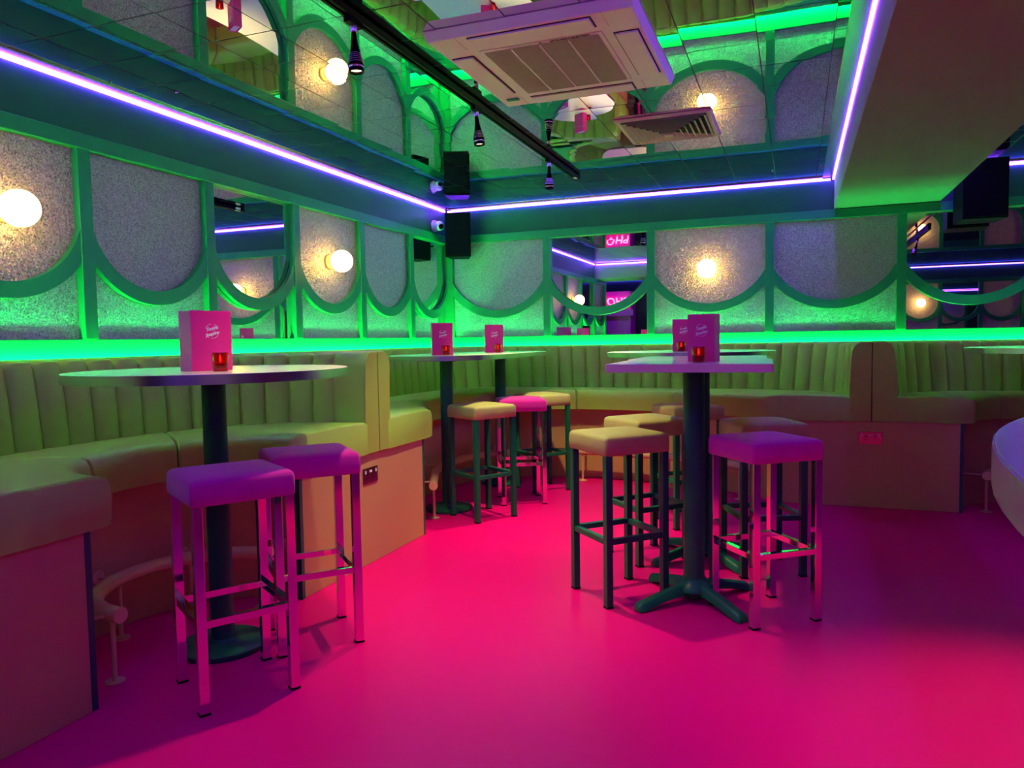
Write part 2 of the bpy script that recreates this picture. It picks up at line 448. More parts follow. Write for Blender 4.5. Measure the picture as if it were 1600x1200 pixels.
mpL = lambda u, v, z: (v, u, z)        # left wall bench: u = world y, v = world x
mpB = lambda u, v, z: (u, -v, z)       # back wall bench
def partition_top(root, poly): MB().prism(poly, ZSH-.02, ZSH+.001).build('partition_top', 'leather', root)

# --- left booth
uc, vf = -4.22, 1.0
bl = empty('banquette', (0.5, uc, 0)); tag(bl, 'green fluted curved banquette of the left booth, nearest the camera', 'banquette', 'fluted booth banquettes')
toL = lambda P: [Vector((p.y, p.x)) for p in P]
banquette(bl, toL(niche(uc, .568, vf, .54, 61)), toL(niche(uc, .462, vf+.012, .457, 61)), toL(niche(uc, 1.10, vf, .79, 121, 2.5)), toL(niche(uc, 1.125, vf, .83, 121, 2.5)),
          lambda q: Vector((.02, q.y)), [.36, .66], (.035, .945))
end_pad(bl, -2.982, -3.125, -3.105, vf, mpL, 1)
end_pad(bl, -5.458, -5.315, -5.335, vf, mpL, -1)
MB().box((vf-.03, -3.652, .002), (vf, -2.456, ZS0+.03)).build('front_panel', 'tan', bl)
MB().box((vf-.03, -6.2, .002), (vf, -4.786, ZS0+.03)).build('front_panel', 'tan', bl)
for y0, y1 in ((-3.674, -3.652), (-4.786, -4.764)):
    MB().box((vf-.034, y0, .002), (vf+.002, y1, ZS0+.002)).build('corner_trim', 'teal', bl)
partition_top(bl, [(.02, -3.02), (vf-.02, -3.02), (vf-.02, -2.982), (.02, -2.982)])
partition_top(bl, [(.02, -5.42), (vf-.02, -5.42), (vf-.02, -5.458), (.02, -5.458)])
# seat of the next booth beyond the near partition (runs out of frame)
# --- corner booth
bc = empty('banquette', (.5, -.5, 0)); tag(bc, 'long fluted banquette curving round the corner of the room', 'banquette', 'fluted booth banquettes')
V2 = lambda *q: [Vector(p) for p in q]
base_c = smoothstep(V2((1.0, -2.456), (.74, -2.2), (.50, -1.65), (.50, -1.0), (.78, -.54), (1.365, -.325), (1.95, -.35), (2.55, -.52), (3.05, -.87)), 81)
cush_c = smoothstep(V2((1.012, -2.335), (.86, -2.1), (.62, -1.6), (.63, -1.08), (.88, -.66), (1.39, -.44), (1.93, -.46), (2.45, -.60), (2.94, -.882)), 81)
back_c0 = smoothstep(V2((1.0, -2.862), (.64, -2.79), (.37, -2.59), (.25, -2.25), (.21, -1.6), (.22, -.95), (.30, -.55), (.54, -.30), (.97, -.22), (1.8, -.21), (2.5, -.21), (2.93, -.25), (3.26, -.39), (3.45, -.60), (3.494, -.87)), 161)
back_c1 = smoothstep(V2((1.0, -2.845), (.63, -2.81), (.34, -2.62), (.21, -2.28), (.17, -1.6), (.18, -.93), (.265, -.52), (.515, -.26), (.96, -.18), (1.8, -.17), (2.5, -.17), (2.95, -.215), (3.29, -.365), (3.475, -.59), (3.515, -.87)), 161)
def wall_c(q):
    # nearest wall, with the corner fanned
    x, y = q.x, -q.y
    if y > 2.0 or (x < y): return Vector((.02, q.y))
    return Vector((q.x, -.02))
banquette(bc, base_c, cush_c, back_c0, back_c1, wall_c, [.20, .42, .60, .80], (.02, .985), 5)
end_pad(bc, -2.978, -2.868, -2.85, vf, mpL, -1)
end_pad(bc, 3.640, 3.494, 3.512, .87, mpB, 1)
MB().box((3.05, -.87, .002), (4.177, -.84, ZS0+.03)).build('front_panel', 'tan', bc)
MB().box((vf-.034, -2.456, .002), (vf+.002, -2.436, ZS0+.002)).build('corner_trim', 'teal', bc)
MB().box((3.03, -.872, .002), (3.05, -.836, ZS0+.002)).build('corner_trim', 'teal', bc)
partition_top(bc, [(.02, -2.978), (vf-.02, -2.978), (vf-.02, -2.93), (.02, -2.93)])
partition_top(bc, [(3.59, -.02), (3.64, -.02), (3.64, -.85), (3.59, -.85)])
# corner shelf fill
MB().prism([(.02, -.02), (.02, -.30), (.45, -.17), (.45, -.02)], ZSH-.019, ZSH+.001).build('corner_shelf', 'green', bc)
# --- right booth
ur, vr = 4.745, .87
br = empty('banquette', (ur, -.5, 0)); tag(br, 'green fluted banquette of the right booth, cut off by the frame', 'banquette', 'fluted booth banquettes')
toB = lambda P: [Vector((p.x, -p.y)) for p in P]
banquette(br, toB(niche(ur, .568, vr, .46, 61)), toB(niche(ur, .485, vr+.012, .382, 61)), toB(niche(ur, .935, vr, .66, 121, 2.5)), toB(niche(ur, .965, vr, .70, 121, 2.5)),
          lambda q: Vector((q.x, -.02)), [.30, .70], (.015, .985))
end_pad(br, 3.643, 3.812, 3.782, vr, mpB, -1)
end_pad(br, 5.85, 5.68, 5.71, vr, mpB, 1)
MB().box((5.31, -.87, .002), (6.4, -.84, ZS0+.03)).build('front_panel', 'tan', br)
for x0, x1 in ((4.177, 4.199), (5.29, 5.31)):
    MB().box((x0, -.872, .002), (x1, -.836, ZS0+.002)).build('corner_trim', 'teal', br)
partition_top(br, [(3.643, -.02), (3.70, -.02), (3.70, -.85), (3.643, -.85)])
partition_top(br, [(5.79, -.02), (5.85, -.02), (5.85, -.85), (5.79, -.85)])

# green light strips lying on the shelf behind the backrests
def gled(a, b, label):
    r = tag(empty('led_strip', ((a[0]+b[0])/2, (a[1]+b[1])/2, ZSH)), label, 'light strip', 'green led strips behind the seat backs')
    ax = 0 if abs(a[0]-b[0]) > abs(a[1]-b[1]) else 1
    def bar(wd, z0, z1):
        lo = [min(a[0], b[0]), min(a[1], b[1])]; hi = [max(a[0], b[0]), max(a[1], b[1])]
        lo[1-ax] -= wd/2; hi[1-ax] += wd/2
        return MB().box((*lo, z0), (*hi, z1))
    bar(.018, ZSH+.0015, ZSH+.005).build('profile', 'alu', r)
    bar(.013, ZSH+.005, ZSH+.011).build('diffuser', 'greenled', r)
    if ax == 1: MB().box((a[0]+.0185, min(a[1], b[1]), ZSH+.0015), (a[0]+.021, max(a[1], b[1]), 1.150)).build('light_shield', 'alu', r)  # unseen upright, added to keep direct green light out of the room
    else: MB().box((min(a[0], b[0]), a[1]-.021, ZSH+.0015), (max(a[0], b[0]), a[1]-.0185, 1.150)).build('light_shield', 'alu', r)
gled((.050, -.06), (.050, -6.2), 'green light strip hidden behind the seat backs of the left wall')
gled((.08, -.050), (6.3, -.050), 'green light strip hidden behind the seat backs of the back wall')

# ================================================================== FOOT RAILS
def foot_rail(curve, posts, wallside, label):
    c = curve[len(curve)//2]; R = tag(empty('foot_rail', (c.x, c.y, 0)), label, 'foot rail', 'cream tube foot rails')
    z = .25
    MB().tube([(p.x, p.y, z) for p in curve], .029, 14).build('tube', 'rail', R, smooth=True)
    P = resample(curve, 101)
    for t in posts:
        q = P[round(t*100)]
        MB().cyl((q.x, q.y, .004), (q.x, q.y, z-.015), .009, 10).build('support_post', 'rail', R, smooth=True)
        fl = MB().lathe([(.034, .001), (.034, .006), (.012, .009), (.011, .014)], 20, (q.x, q.y, 0)).build('floor_flange', 'rail', R, smooth=True)
        s_ = wallside(q); d = (s_-q).normalized()
        MB().cyl((q.x, q.y, z), (s_.x, s_.y, z), .007, 8).build('wall_arm', 'rail', R, smooth=True)
        MB().lathe([(.032, 0), (.032, .006), (.010, .008)], 18, (s_.x, s_.y, z), (-d.x, -d.y, 0)).build('wall_flange', 'rail', R, smooth=True)
def nearest(P):
    def f(q):
        return min(P, key=lambda p: (p-q).length)
    return f
foot_rail(toL(niche(-4.20, .40, .93, .37, 61)), (.04, .42, .70, .96), nearest(toL(niche(uc, .566, vf, .538, 200))), 'cream foot rail curving inside the left booth')
rail_c = smoothstep(V2((.93, -2.18), (.82, -1.95), (.66, -1.55), (.66, -1.05), (.9, -.68), (1.39, -.475), (1.93, -.50), (2.45, -.65), (2.86, -.93)), 81)
foot_rail(rail_c, (.04, .22, .42, .60, .80, .97), nearest(resample(base_c, 300)), 'long cream foot rail following the corner booth')
foot_rail(toB(niche(ur, .40, vr-.04, .30, 61)), (.04, .42, .96), nearest(toB(niche(ur, .566, vr, .458, 200))), 'cream foot rail in the right booth, mostly hidden')

# ================================================================== TABLES
def disc(cx, cy, r, n=72): return [(cx+r*math.cos(2*PI*k/n), cy+r*math.sin(2*PI*k/n)) for k in range(n)]
def capsule(a, b, r, n=28):
    a, b = Vector(a), Vector(b); d = (b-a).normalized(); th = math.atan2(d.y, d.x); out = []
    for k in range(n+1): t = th-PI/2+PI*k/n; out.append((b.x+r*math.cos(t), b.y+r*math.sin(t)))
    for k in range(n+1): t = th+PI/2+PI*k/n; out.append((a.x+r*math.cos(t), a.y+r*math.sin(t)))
    return out
def inset(poly, d):
    cx = sum(p[0] for p in poly)/len(poly); cy = sum(p[1] for p in poly)/len(poly); out = []
    n = len(poly)
    for i in range(n):
        a, b, c = Vector(poly[i-1]), Vector(poly[i]), Vector(poly[(i+1) % n]); t = (c-a).normalized(); nn = Vector((-t.y, t.x))
        if nn.dot(Vector((cx, cy))-b) < 0: nn = -nn
        q = b+nn*d; out.append((q.x, q.y))
    return out
def table(name, label, loc, outline, cols, zt=1.105, th=.034, rz=0, cross=False, edge='alu', colr=.045):
    T = tag(empty(name, (loc[0], loc[1], 0), rz), label, 'table')
    k = dict(parent=T, world=False)
    tp = MB().prism(inset(outline, .002), zt-th+.001, zt).build('table_top', 'top', bevel=.001, **k)
    n = len(outline); ins = inset(outline, .0018)
    vs = [(x, y, zt-th) for x, y in outline]+[(x, y, zt-.0012) for x, y in outline]+[(x, y, zt-th) for x, y in ins]+[(x, y, zt-.0012) for x, y in ins]
    fs = [(i, (i+1) % n, n+(i+1) % n, n+i) for i in range(n)] + [(n+i, n+(i+1) % n, 3*n+(i+1) % n, 3*n+i) for i in range(n)] + [(i, 2*n+i, 2*n+(i+1) % n, (i+1) % n) for i in range(n)]
    MB().add(vs, fs).build('edge_band', edge, smooth=True, **k)
    for cx, cy in cols:
        MB().box((cx-.14, cy-.14, zt-th-.010), (cx+.14, cy+.14, zt-th-.0005)).build('mounting_plate', 'gmetal', bevel=.003, **k)
        MB().cyl((cx, cy, .018), (cx, cy, zt-th-.009), colr, 28).build('column', 'gmetal', smooth=True, **k)
        if cross:
            MB().lathe([(.085, .055), (.082, .075), (.060, .088), (.052, .11)], 28, (cx, cy, 0)).build('base_hub', 'gmetal', smooth=True, **k)
            for q in range(4):
                a = PI/4+q*PI/2; d = Vector((math.cos(a), math.sin(a))); s_ = Vector((-d.y, d.x)); sec = []
                for r_, hw, z0, z1 in ((.03, .030, .045, .088), (.10, .026, .042, .085), (.20, .029, .028, .065), (.275, .030, .010, .046), (.305, .030, .004, .040), (.318, .024, .004, .026)):
                    c_ = Vector((cx, cy))+d*r_
                    sec.append([(*(c_-s_*hw), z0), (*(c_+s_*hw), z0), (*(c_+s_*hw*.75), z1-.006), (*(c_+s_*hw*.35), z1), (*(c_-s_*hw*.35), z1), (*(c_-s_*hw*.75), z1-.006)])
                loft(sec).build('base_arm', 'gmetal', smooth=True, **k)
                f_ = Vector((cx, cy))+d*.295
                MB().cyl((f_.x, f_.y, .0), (f_.x, f_.y, .012), .014, 12).build('foot_glide', 'black', smooth=True, **k)
        else:
            MB().lathe([(.165, 0), (.168, .006), (.168, .020), (.160, .026), (.060, .030), (.052, .045)], 48, (cx, cy, 0)).build('base_disc', 'gmetal', smooth=True, **k)
    return T
def sq(h):
    r = .012; out = []
    for cx, cy, a0 in ((h-r, h-r, 0), (-h+r, h-r, PI/2), (-h+r, -h+r, PI), (h-r, -h+r, 3*PI/2)):
        for j in range(4): a = a0+PI/2*j/3; out.append((cx+r*math.cos(a), cy+r*math.sin(a)))
    return out
table('round_table', 'round high table in the left booth with a pink menu box', (1.03, -4.22), disc(0, 0, .515), [(0, 0)])
table('oval_table', 'long oval high table in the corner booth on two columns', (.84, -1.27), capsule((0, -.5), (0, .5), .40), [(0, -.5), (0.01, .5)])
table('square_table', 'square high table on a cross base, nearest of the two in mid floor', (2.725, -3.10), sq(.335), [(0, 0)], 1.092, .034, math.radians(2), True, 'top', .047)
table('square_table', 'square high table pushed up behind the nearer square one', (2.677, -2.425), sq(.335), [(0, 0)], 1.092, .034, math.radians(2), True, 'top', .047)
table('round_table', 'round high table before the back wall, behind both square tables', (2.46, -1.22), disc(0, 0, .57), [(0, 0)])
table('round_table', 'round high table in the right booth at the frame edge', (4.745, -.87), disc(0, 0, .55), [(0, 0)])
el = [(.52*math.cos(2*PI*k/80), .80*math.sin(2*PI*k/80)) for k in range(80)]
table('oval_table', 'close violet lit oval table at the right edge of the frame', (3.292+.52, -5.98), el, [(0, 0)], 1.103, .036, 0, False, 'top')

# ================================================================== STOOLS
def make_stool(seatm, legm, nm):
    R = empty(nm)
    k = dict(parent=R, world=False)
    g = 10; h = .168; vs = []
    # upholstered pad as a rounded box: rings from underside to crowned top
    rings = [(.150, .688), (.167, .688), (.1715, .693), (.1725, .72), (.1715, .756), (.1685, .767), (.159, .775), (.11, .781), (.05, .783)]
    def ring(hh, z, rr):
        out = []
        for cx, cy, a0 in ((1, 1, 0), (-1, 1, PI/2), (-1, -1, PI), (1, -1, 3*PI/2)):
            for j in range(5):
                a = a0+PI/2*j/4; out.append((cx*(hh-rr)+rr*math.cos(a), cy*(hh-rr)+rr*math.sin(a), z))
        return out
    sec = [ring(a, z, min(.015, a*.5)) for a, z in rings]
    # slight sag at corners, puffed sides
    sec2 = []
    for (a, z), s_ in zip(rings, sec):
        o2 = []
        for x, y, q in s_:
            c_ = (abs(x)/a)*(abs(y)/a) if a > .09 else 0
            o2.append((x, y, q - (.009*c_**3 if z > .75 else 0) - (.006*c_**2 if z < .695 else 0)))
        sec2.append(o2)
    loft(sec2).build('seat', seatm, smooth=True, **k)
    lg = MB().box((-.016, -.016, .004), (.016, .016, .688)).mesh('leg', legm, bevel=.002)
    for sx in (-1, 1):
        for sy in (-1, 1):
            l = link('leg', lg, R); l.location = (sx*.150, sy*.150, 0)
            MB().box((sx*.15-.017, sy*.15-.017, 0), (sx*.15+.017, sy*.15+.017, .008)).build('foot_cap', 'black', **k)
    st = MB().box((-.134, -.013, .285), (.134, .013, .311)).mesh('stretcher', legm, bevel=.002)
    for q in range(4):
        for nm_, me in (('stretcher', st),):
            o = link(nm_, me, R); a = q*PI/2; o.rotation_euler = (0, 0, a); o.location = (-.150*math.sin(a), .150*math.cos(a), 0)
    return R
protos = {}
def stool(kind, x, y, rot, label):
    if kind not in protos:
        protos[kind] = make_stool(*(('velvet', 'chrome') if kind == 'pink' else ('stoolvinyl', 'gmetal')), 'bar_stool'); o = protos[kind]
    else: o = copy_tree(protos[kind])
    o.location = (x, y, 0); o.rotation_euler = (0, 0, math.radians(rot))
    tag(o, label, 'stool', 'pink velvet chrome stools' if kind == 'pink' else 'olive stools with green legs')
stool('pink', 1.318, -4.468, -32.5, 'pink velvet stool with chrome legs, nearest the camera at left')
stool('pink', 1.308, -4.010, -42.7, 'pink velvet chrome stool behind the front left one, beside a socket')
stool('pink', 1.240, -1.345, 28, 'pink velvet chrome stool at the corner booth, between olive stools')
stool('pink', 3.028, -3.157, 38, 'magenta velvet chrome stool right of the front square table')
stool('olive', 1.155, -1.880, 58, 'olive stool with green legs nearest of those at the oval table')
stool('olive', 1.250, -.880, 48, 'olive stool with green legs furthest back in the corner booth')
stool('olive', 2.380, -3.112, -45, 'olive stool with green legs left of the front square table')
stool('olive', 2.392, -2.470, 45, 'olive stool left of the rear square table, behind another olive stool')
stool('olive', 2.994, -2.512, 24, 'olive stool mostly hidden behind the magenta stool by the square tables')
stool('olive', 2.50, -1.66, 35, 'olive stool at the far round table, half hidden by green columns')

# ================================================================== MENU BOXES AND CANDLES
dg = None
def text_mesh(txt, size, shear=0, spacing=1, bold=0, extr=.0004):
    cu = bpy.data.curves.new('lettering', 'FONT'); cu.body = txt; cu.size = size; cu.shear = shear; cu.space_character = spacing
    cu.align_x = 'CENTER'; cu.align_y = 'CENTER'; cu.extrude = extr; cu.offset = bold
    cu.resolution_u = 3
    o = bpy.data.objects.new('tmp', cu); C.objects.link(o)
    d = bpy.context.evaluated_depsgraph_get(); me = bpy.data.meshes.new_from_object(o.evaluated_get(d))
    bpy.data.objects.remove(o); bpy.data.curves.remove(cu)
    me.name = 'lettering'; return me
def menu(loc, rz, label, wd=.145, dp=.062, ht=.222):
    """box on a table; its front face looks along local -y"""
    R = tag(empty('menu_box', loc, rz), label, 'menu box', 'pink menu boxes on the tables')
    k = dict(parent=R, world=False)
    MB().box((-wd/2, -dp/2, .0005), (wd/2, -dp/2+.006, ht)).build('front_board', 'menu', bevel=.001, **k)
    MB().box((-wd/2, dp/2-.006, .0005), (wd/2, dp/2, ht)).build('back_board', 'menu', bevel=.001, **k)
    for s_ in (-1, 1):
        MB().box((s_*wd/2-(.005 if s_ > 0 else 0), -dp/2+.0062, .0005), (s_*wd/2+(0 if s_ > 0 else .005), dp/2-.0062, ht-.002)).build('side_board', 'menu', **k)
    MB().box((-wd/2+.006, -dp/2+.007, .001), (wd/2-.006, dp/2-.007, ht-.008)).build('menu_sheets', 'menuedge', **k)
    lg = empty('printed_logo'); lg.parent = R; lg.location = (.002, -dp/2-.0004, ht*.66); lg.rotation_euler = (PI/2, 0, 0)
    ring = MB(); N = 48
    for a0, a1 in ((.35, 1.25), (1.7, 2.75), (3.5, 4.3), (4.55, 5.75)):
        n = 14; vs = []
        for j in range(n+1):
            a = a0+(a1-a0)*j/n
            for r_ in (.0262, .0274): vs += [(r_*math.cos(a), r_*math.sin(a), 0), (r_*math.cos(a), r_*math.sin(a), .0004)]
        fs = []
        for j in range(n): p, q = 4*j, 4*j+4; fs += [(p+1, p+3, q+3, q+1), (p, q, q+2, p+2), (p, p+1, q+1, q), (p+2, q+2, q+3, p+3)]
        ring.add(vs, fs)
    ring.build('logo_ring', 'ink', lg, world=False)
    for me, x, y in ((T1, -.002, .009), (T2, .001, -.010)):
        o = link('logo_lettering', me, lg); o.location = (x, y, 0); o.rotation_euler = (0, 0, .22)
    return R
T1 = text_mesh('Tonight', .0175, .38, .86, .0004); T1.materials.append(M['ink'])
T2 = text_mesh('Josephine', .0165, .38, .84, .0004); T2.materials.append(M['ink'])
def candle(loc, label, rz=.3):
    R = tag(empty('candle_holder', loc, rz), label, 'candle holder', 'red glass candle holders')
    k = dict(parent=R, world=False)
    n = 24; out = [(.024, .001), (.027, .004), (.0275, .02), (.029, .066), (.0285, .068), (.0262, .067), (.0245, .02), (.022, .012), (.003, .011)]
    MB().lathe(out, n).build('glass', 'redglass', smooth=True, **k)
    MB().lathe([(.0015, .0125), (.0195, .0125), (.0195, .030), (.0015, .0305)], 18).build('tea_light', 'wax', smooth=True, **k)
    MB().lathe([(.0006, .032), (.0035, .037), (.0042, .042), (.0028, .050), (.0004, .058)], 10).build('flame', 'flame', smooth=True, **k)
    return R
ZT, ZQ = 1.105, 1.092
menu((1.089, -4.312, ZT), 1.257, 'pink menu box on the round table in the left booth', .16, .085)
candle((1.224, -4.389, ZT), 'small red glass candle holder before the left booth menu box')
menu((0.845, -1.835, ZT), 0.580, 'pink menu box on the near end of the oval table')
candle((0.914, -1.915, ZT), 'red glass candle holder on the near end of the oval table')
menu((0.880, -0.965, ZT), 0.440, 'pink menu box on the far end of the oval table')
candle((0.946, -1.046, ZT), 'red glass candle holder on the far end of the oval table')
menu((2.770, -3.110, ZQ), -0.287, 'magenta menu box on the front square table', .125, .06, .21)
candle((2.761, -3.220, ZQ), 'red glass candle holder on the front square table')
menu((2.414, -1.211, ZT), 0.139, 'pink menu box on the far round table, behind a magenta one')
candle((2.419, -1.337, ZT), 'red glass candle holder on the far round table')

# ================================================================== WALL LAMPS
def wall_lamp(loc, n, label):
    n = Vector(n); R = tag(empty('wall_lamp', loc), label, 'lamp', 'warm globe wall lamps')
    k = dict(parent=R, world=False)
    MB().lathe([(.052, .0005), (.052, .012), (.046, .018), (.030, .022), (.028, .045)], 28, (0, 0, 0), n).build('wall_plate', 'rail', smooth=True, **k)
    prof = [(.001, .0)]
    r = .078; prof = [(max(r*math.sin(PI*j/18), .001), .035+r-r*math.cos(PI*j/18)) for j in range(19)]
    MB().lathe(prof, 32, (0, 0, 0), n, cap=False).build('globe', 'globe', smooth=True, **k)
wall_lamp((0.0005, -4.30, 1.785), (1, 0, 0), 'glowing globe lamp on the left wall, nearest, cut by the frame')
wall_lamp((0.0005, -1.94, 1.785), (1, 0, 0), 'glowing globe lamp on the left wall beside the mirror')
wall_lamp((2.455, -.0005, 1.77), (0, -1, 0), 'glowing globe lamp centred on a back wall panel')
wall_lamp((5.35, -.0005, 1.77), (0, -1, 0), 'glowing globe lamp on the back wall beyond the frame')
wall_lamp((5.31, YR+.0005, 1.77), (0, 1, 0), 'globe lamp on the rear wall, seen in the right mirror')
wall_lamp((7.26, YR+.0005, 1.77), (0, 1, 0), 'globe lamp on the rear wall, furthest to the right')

# ================================================================== CEILING FIXTURES
# air conditioning cassette
ax0, ax1, ay0, ay1, az = 1.735, 2.605, -3.755, -2.82, 2.408
ac = tag(empty('air_conditioner', ((ax0+ax1)/2, (ay0+ay1)/2, ZC)), 'white square ceiling cassette air conditioner under the mirror tiles', 'air conditioner')
def frustum(x0, x1, y0, y1, z0, z1, i):
    return MB().add([(x0+i, y0+i, z0), (x1-i, y0+i, z0), (x1-i, y1-i, z0), (x0+i, y1-i, z0), (x0, y0, z1), (x1, y0, z1), (x1, y1, z1), (x0, y1, z1)],
                    [(0, 3, 2, 1), (4, 5, 6, 7), (0, 1, 5, 4), (1, 2, 6, 5), (2, 3, 7, 6), (3, 0, 4, 7)])
frustum(ax0, ax1, ay0, ay1, az, ZC-.001, .016).build('cassette_panel', 'white', ac, bevel=.006)
cxa, cya = (ax0+ax1)/2, (ay0+ay1)/2
# central grille with slats, three dividers
gx, gy = .245, .272
MB().box((cxa-gx-.018, cya-gy-.018, az-.004), (cxa+gx+.018, cya+gy+.018, az+.001)).build('grille_frame', 'white', ac, bevel=.002)
MB().box((cxa-gx, cya-gy, az-.0055), (cxa+gx, cya+gy, az-.0042)).build('grille_backing', 'grillew', ac)
sl = MB()
for j in range(46):
    y = cya-gy+.006+j*(2*gy-.012)/45; sl.box((cxa-gx+.002, y-.0022, az-.009), (cxa+gx-.002, y+.0022, az-.0056))
sl.build('grille_slats', 'grillew', ac)['kind'] = 'stuff'
for j in range(1, 4):
    x = cxa-gx+2*gx*j/4; MB().box((x-.0035, cya-gy, az-.0105), (x+.0035, cya+gy, az-.0055)).build('grille_divider', 'white', ac)
for s_ in (-1, 1):
    for axis in (0, 1):
        if axis == 0: a_, b_ = (cxa+s_*.352-.045, cya-.25), (cxa+s_*.352+.045, cya+.25)
        else: a_, b_ = (cxa-.25, cya+s_*.385-.045), (cxa+.25, cya+s_*.385+.045)
        MB().box((a_[0]-.006, a_[1]-.006, az-.0012), (b_[0]+.006, b_[1]+.006, az+.001)).build('outlet_slot', 'dark', ac)
        MB().box((a_[0], a_[1], az-.009), (b_[0], b_[1], az-.0013)).build('louvre_flap', 'white', ac, bevel=.003)
for sx in (-1, 1):
    for sy in (-1, 1):
        x, y = cxa+sx*.30, cya+sy*.32
        MB().box((x-.0012 if 1 else 0, cya+sy*.32 if sy > 0 else ay0+.018, az-.0006), (x+.0012, ay1-.018 if sy > 0 else cya+sy*.32, az+.001)).build('corner_seam', 'grillew', ac)
lt = text_mesh('MITSUBISHI ELECTRIC', .017, 0, 1.0, .0006); lt.materials.append(M['dark'])
o = link('maker_lettering', lt, ac); o.location = (.13, -.281, az-ZC-.0046); o.rotation_euler = (PI, 0, 0)
di = MB()
for a in (PI/2, PI/2+2*PI/3, PI/2+4*PI/3):
    d = Vector((math.cos(a), math.sin(a))); n_ = Vector((-d.y, d.x)); L_ = .009
    pts = [Vector((0, 0)), d*L_*.5+n_*L_*.29, d*L_, d*L_*.5-n_*L_*.29]
    di.prism([(p.x, -p.y) for p in pts], -.0004, .0004)
o = link('maker_mark', di.mesh('maker_mark', 'dark'), ac); o.location = (.13-.125, -.281, az-ZC-.0046)
MB().box((1.79, -2.96, az-.006), (1.85, -2.93, az+.001)).build('receiver_window', 'greenp' if 'greenp' in M else 'green', ac, bevel=.001)

# square air diffuser
vx, vy, vh = 2.44, -1.97, .275
vn = tag(empty('air_vent', (vx, vy, ZC)), 'beige square louvred air diffuser in the mirror ceiling', 'vent')
def sqring(h0, z0, h1, z1, t):
    vs = []
    for h, z in ((h0, z0), (h1, z1), (h1-t, z1+.001), (h0-t, z0+.001)):
        vs += [(vx-h, vy-h, z), (vx+h, vy-h, z), (vx+h, vy+h, z), (vx-h, vy+h, z)]
    fs = [(4*r+k, 4*r+(k+1) % 4, 4*((r+1) % 4)+(k+1) % 4, 4*((r+1) % 4)+k) for r in range(4) for k in range(4)]
    return MB().add(vs, fs)
sqring(vh, ZC-.002, vh-.010, ZC-.014, .024).build('vent_frame', 'ventg', vn)
MB().box((vx-vh+.02, vy-vh+.02, ZC-.002), (vx+vh-.02, vy+vh-.02, ZC-.001)).build('vent_throat', 'dark', vn)
for j in range(7):
    h = vh-.034-j*.032; sqring(h, ZC-.024-.004*j, h-.017, ZC-.008-.003*j, .003).build('vent_louvre', 'ventg', vn)
MB().box((vx-.024, vy-.024, ZC-.052), (vx+.024, vy+.024, ZC-.046)).build('vent_centre', 'ventg', vn)

# lighting track and spotlights
XT = 1.59
tr = tag(empty('lighting_track', (XT, -3.0, ZC)), 'black lighting track running under the mirror ceiling', 'track')
MB().box((XT-.018, YB0+.05, ZC-.036), (XT-.006, -.98, ZC-.002)).box((XT+.006, YB0+.05, ZC-.036), (XT+.018, -.98, ZC-.002)).box((XT-.018, YB0+.05, ZC-.010), (XT+.018, -.98, ZC-.002)).build('track_rail', 'black', tr)
MB().box((XT-.019, -.985, ZC-.037), (XT+.019, -.955, ZC-.001)).build('track_end_cap', 'black', tr)
MB().box((XT-.0195, -1.07, ZC-.030), (XT-.0185, -1.01, ZC-.010)).box((XT-.012, -1.06, ZC-.0375), (XT+.012, -1.0, ZC-.0365)).build('rating_label', 'white', tr)
def spot(x, y, label, aim=(0, 0, -1), power=SPOT_W, ang=80, zc=ZC):
    R = tag(empty('track_spotlight', (x, y, zc-.036)), label, 'spotlight', 'black track spotlights')
    k = dict(parent=R, world=False)
    MB().box((-.014, -.045, -.022), (.014, .045, .0)).build('adaptor', 'black', bevel=.002, **k)
    MB().lathe([(.012, -.048), (.014, -.044), (.014, -.024), (.010, -.021)], 16).build('swivel', 'alu', smooth=True, **k)
    d = Vector(aim).normalized(); o0 = Vector((0, 0, -.045))
    MB().lathe([(.008, 0), (.010, .012), (.013, .045), (.020, .080), (.026, .105), (.0285, .118), (.0285, .150), (.027, .151), (.0245, .146), (.024, .138)], 28, o0, d, cap=False).build('head', 'black', smooth=True, **k)
    for j in range(5):
        z_ = .112-.008*j; r_ = .0275-.0019*j
        MB().lathe([(r_, z_), (r_+.0022, z_+.001), (r_+.0022, z_+.0035), (r_, z_+.0045)], 24, o0, d, cap=False).build('cooling_fin', 'alu', smooth=True, **k)
    MB().lathe([(.0283, .128), (.0295, .130), (.0295, .134), (.0283, .136)], 28, o0, d, cap=False).build('chrome_ring', 'chrome', smooth=True, **k)
    MB().lathe([(.001, .1375), (.0238, .1380), (.0238, .1390), (.001, .1385)], 24, o0, d, cap=False).build('lens', 'lens', **k)
    ld = bpy.data.lights.new('spot_beam', 'SPOT'); ld.energy = power; ld.color = SPOT_C; ld.spot_size = math.radians(ang); ld.spot_blend = .7; ld.shadow_soft_size = .025
    lo = bpy.data.objects.new('spot_beam', ld); C.objects.link(lo); lo.parent = R
    lo.location = o0 + d*.152; lo.rotation_euler = Vector((0, 0, -1)).rotation_difference(d).to_euler()
spot(XT, -4.03, 'black spotlight on the ceiling track, nearest the camera', (.05, .0, -1), 70)
spot(XT, -2.88, 'black spotlight on the ceiling track beside the air conditioner', (.1, .0, -1))
spot(XT, -1.66, 'black spotlight near the end of the ceiling track', (-.03, .10, -1), 140, 78)
# second track beyond the bulkhead, lighting the right of the floor
tr2 = tag(empty('lighting_track', (4.6, -4.4, ZC)), 'black lighting track beyond the plaster bulkhead', 'track')
MB().box((4.582, YB0+.05, ZC-.036), (4.618, -3.4, ZC-.002)).build('track_rail', 'black', tr2)
spot(4.6, -4.35, 'black spotlight beyond the plaster bulkhead', (-.24, .03, -1), 160, 58)

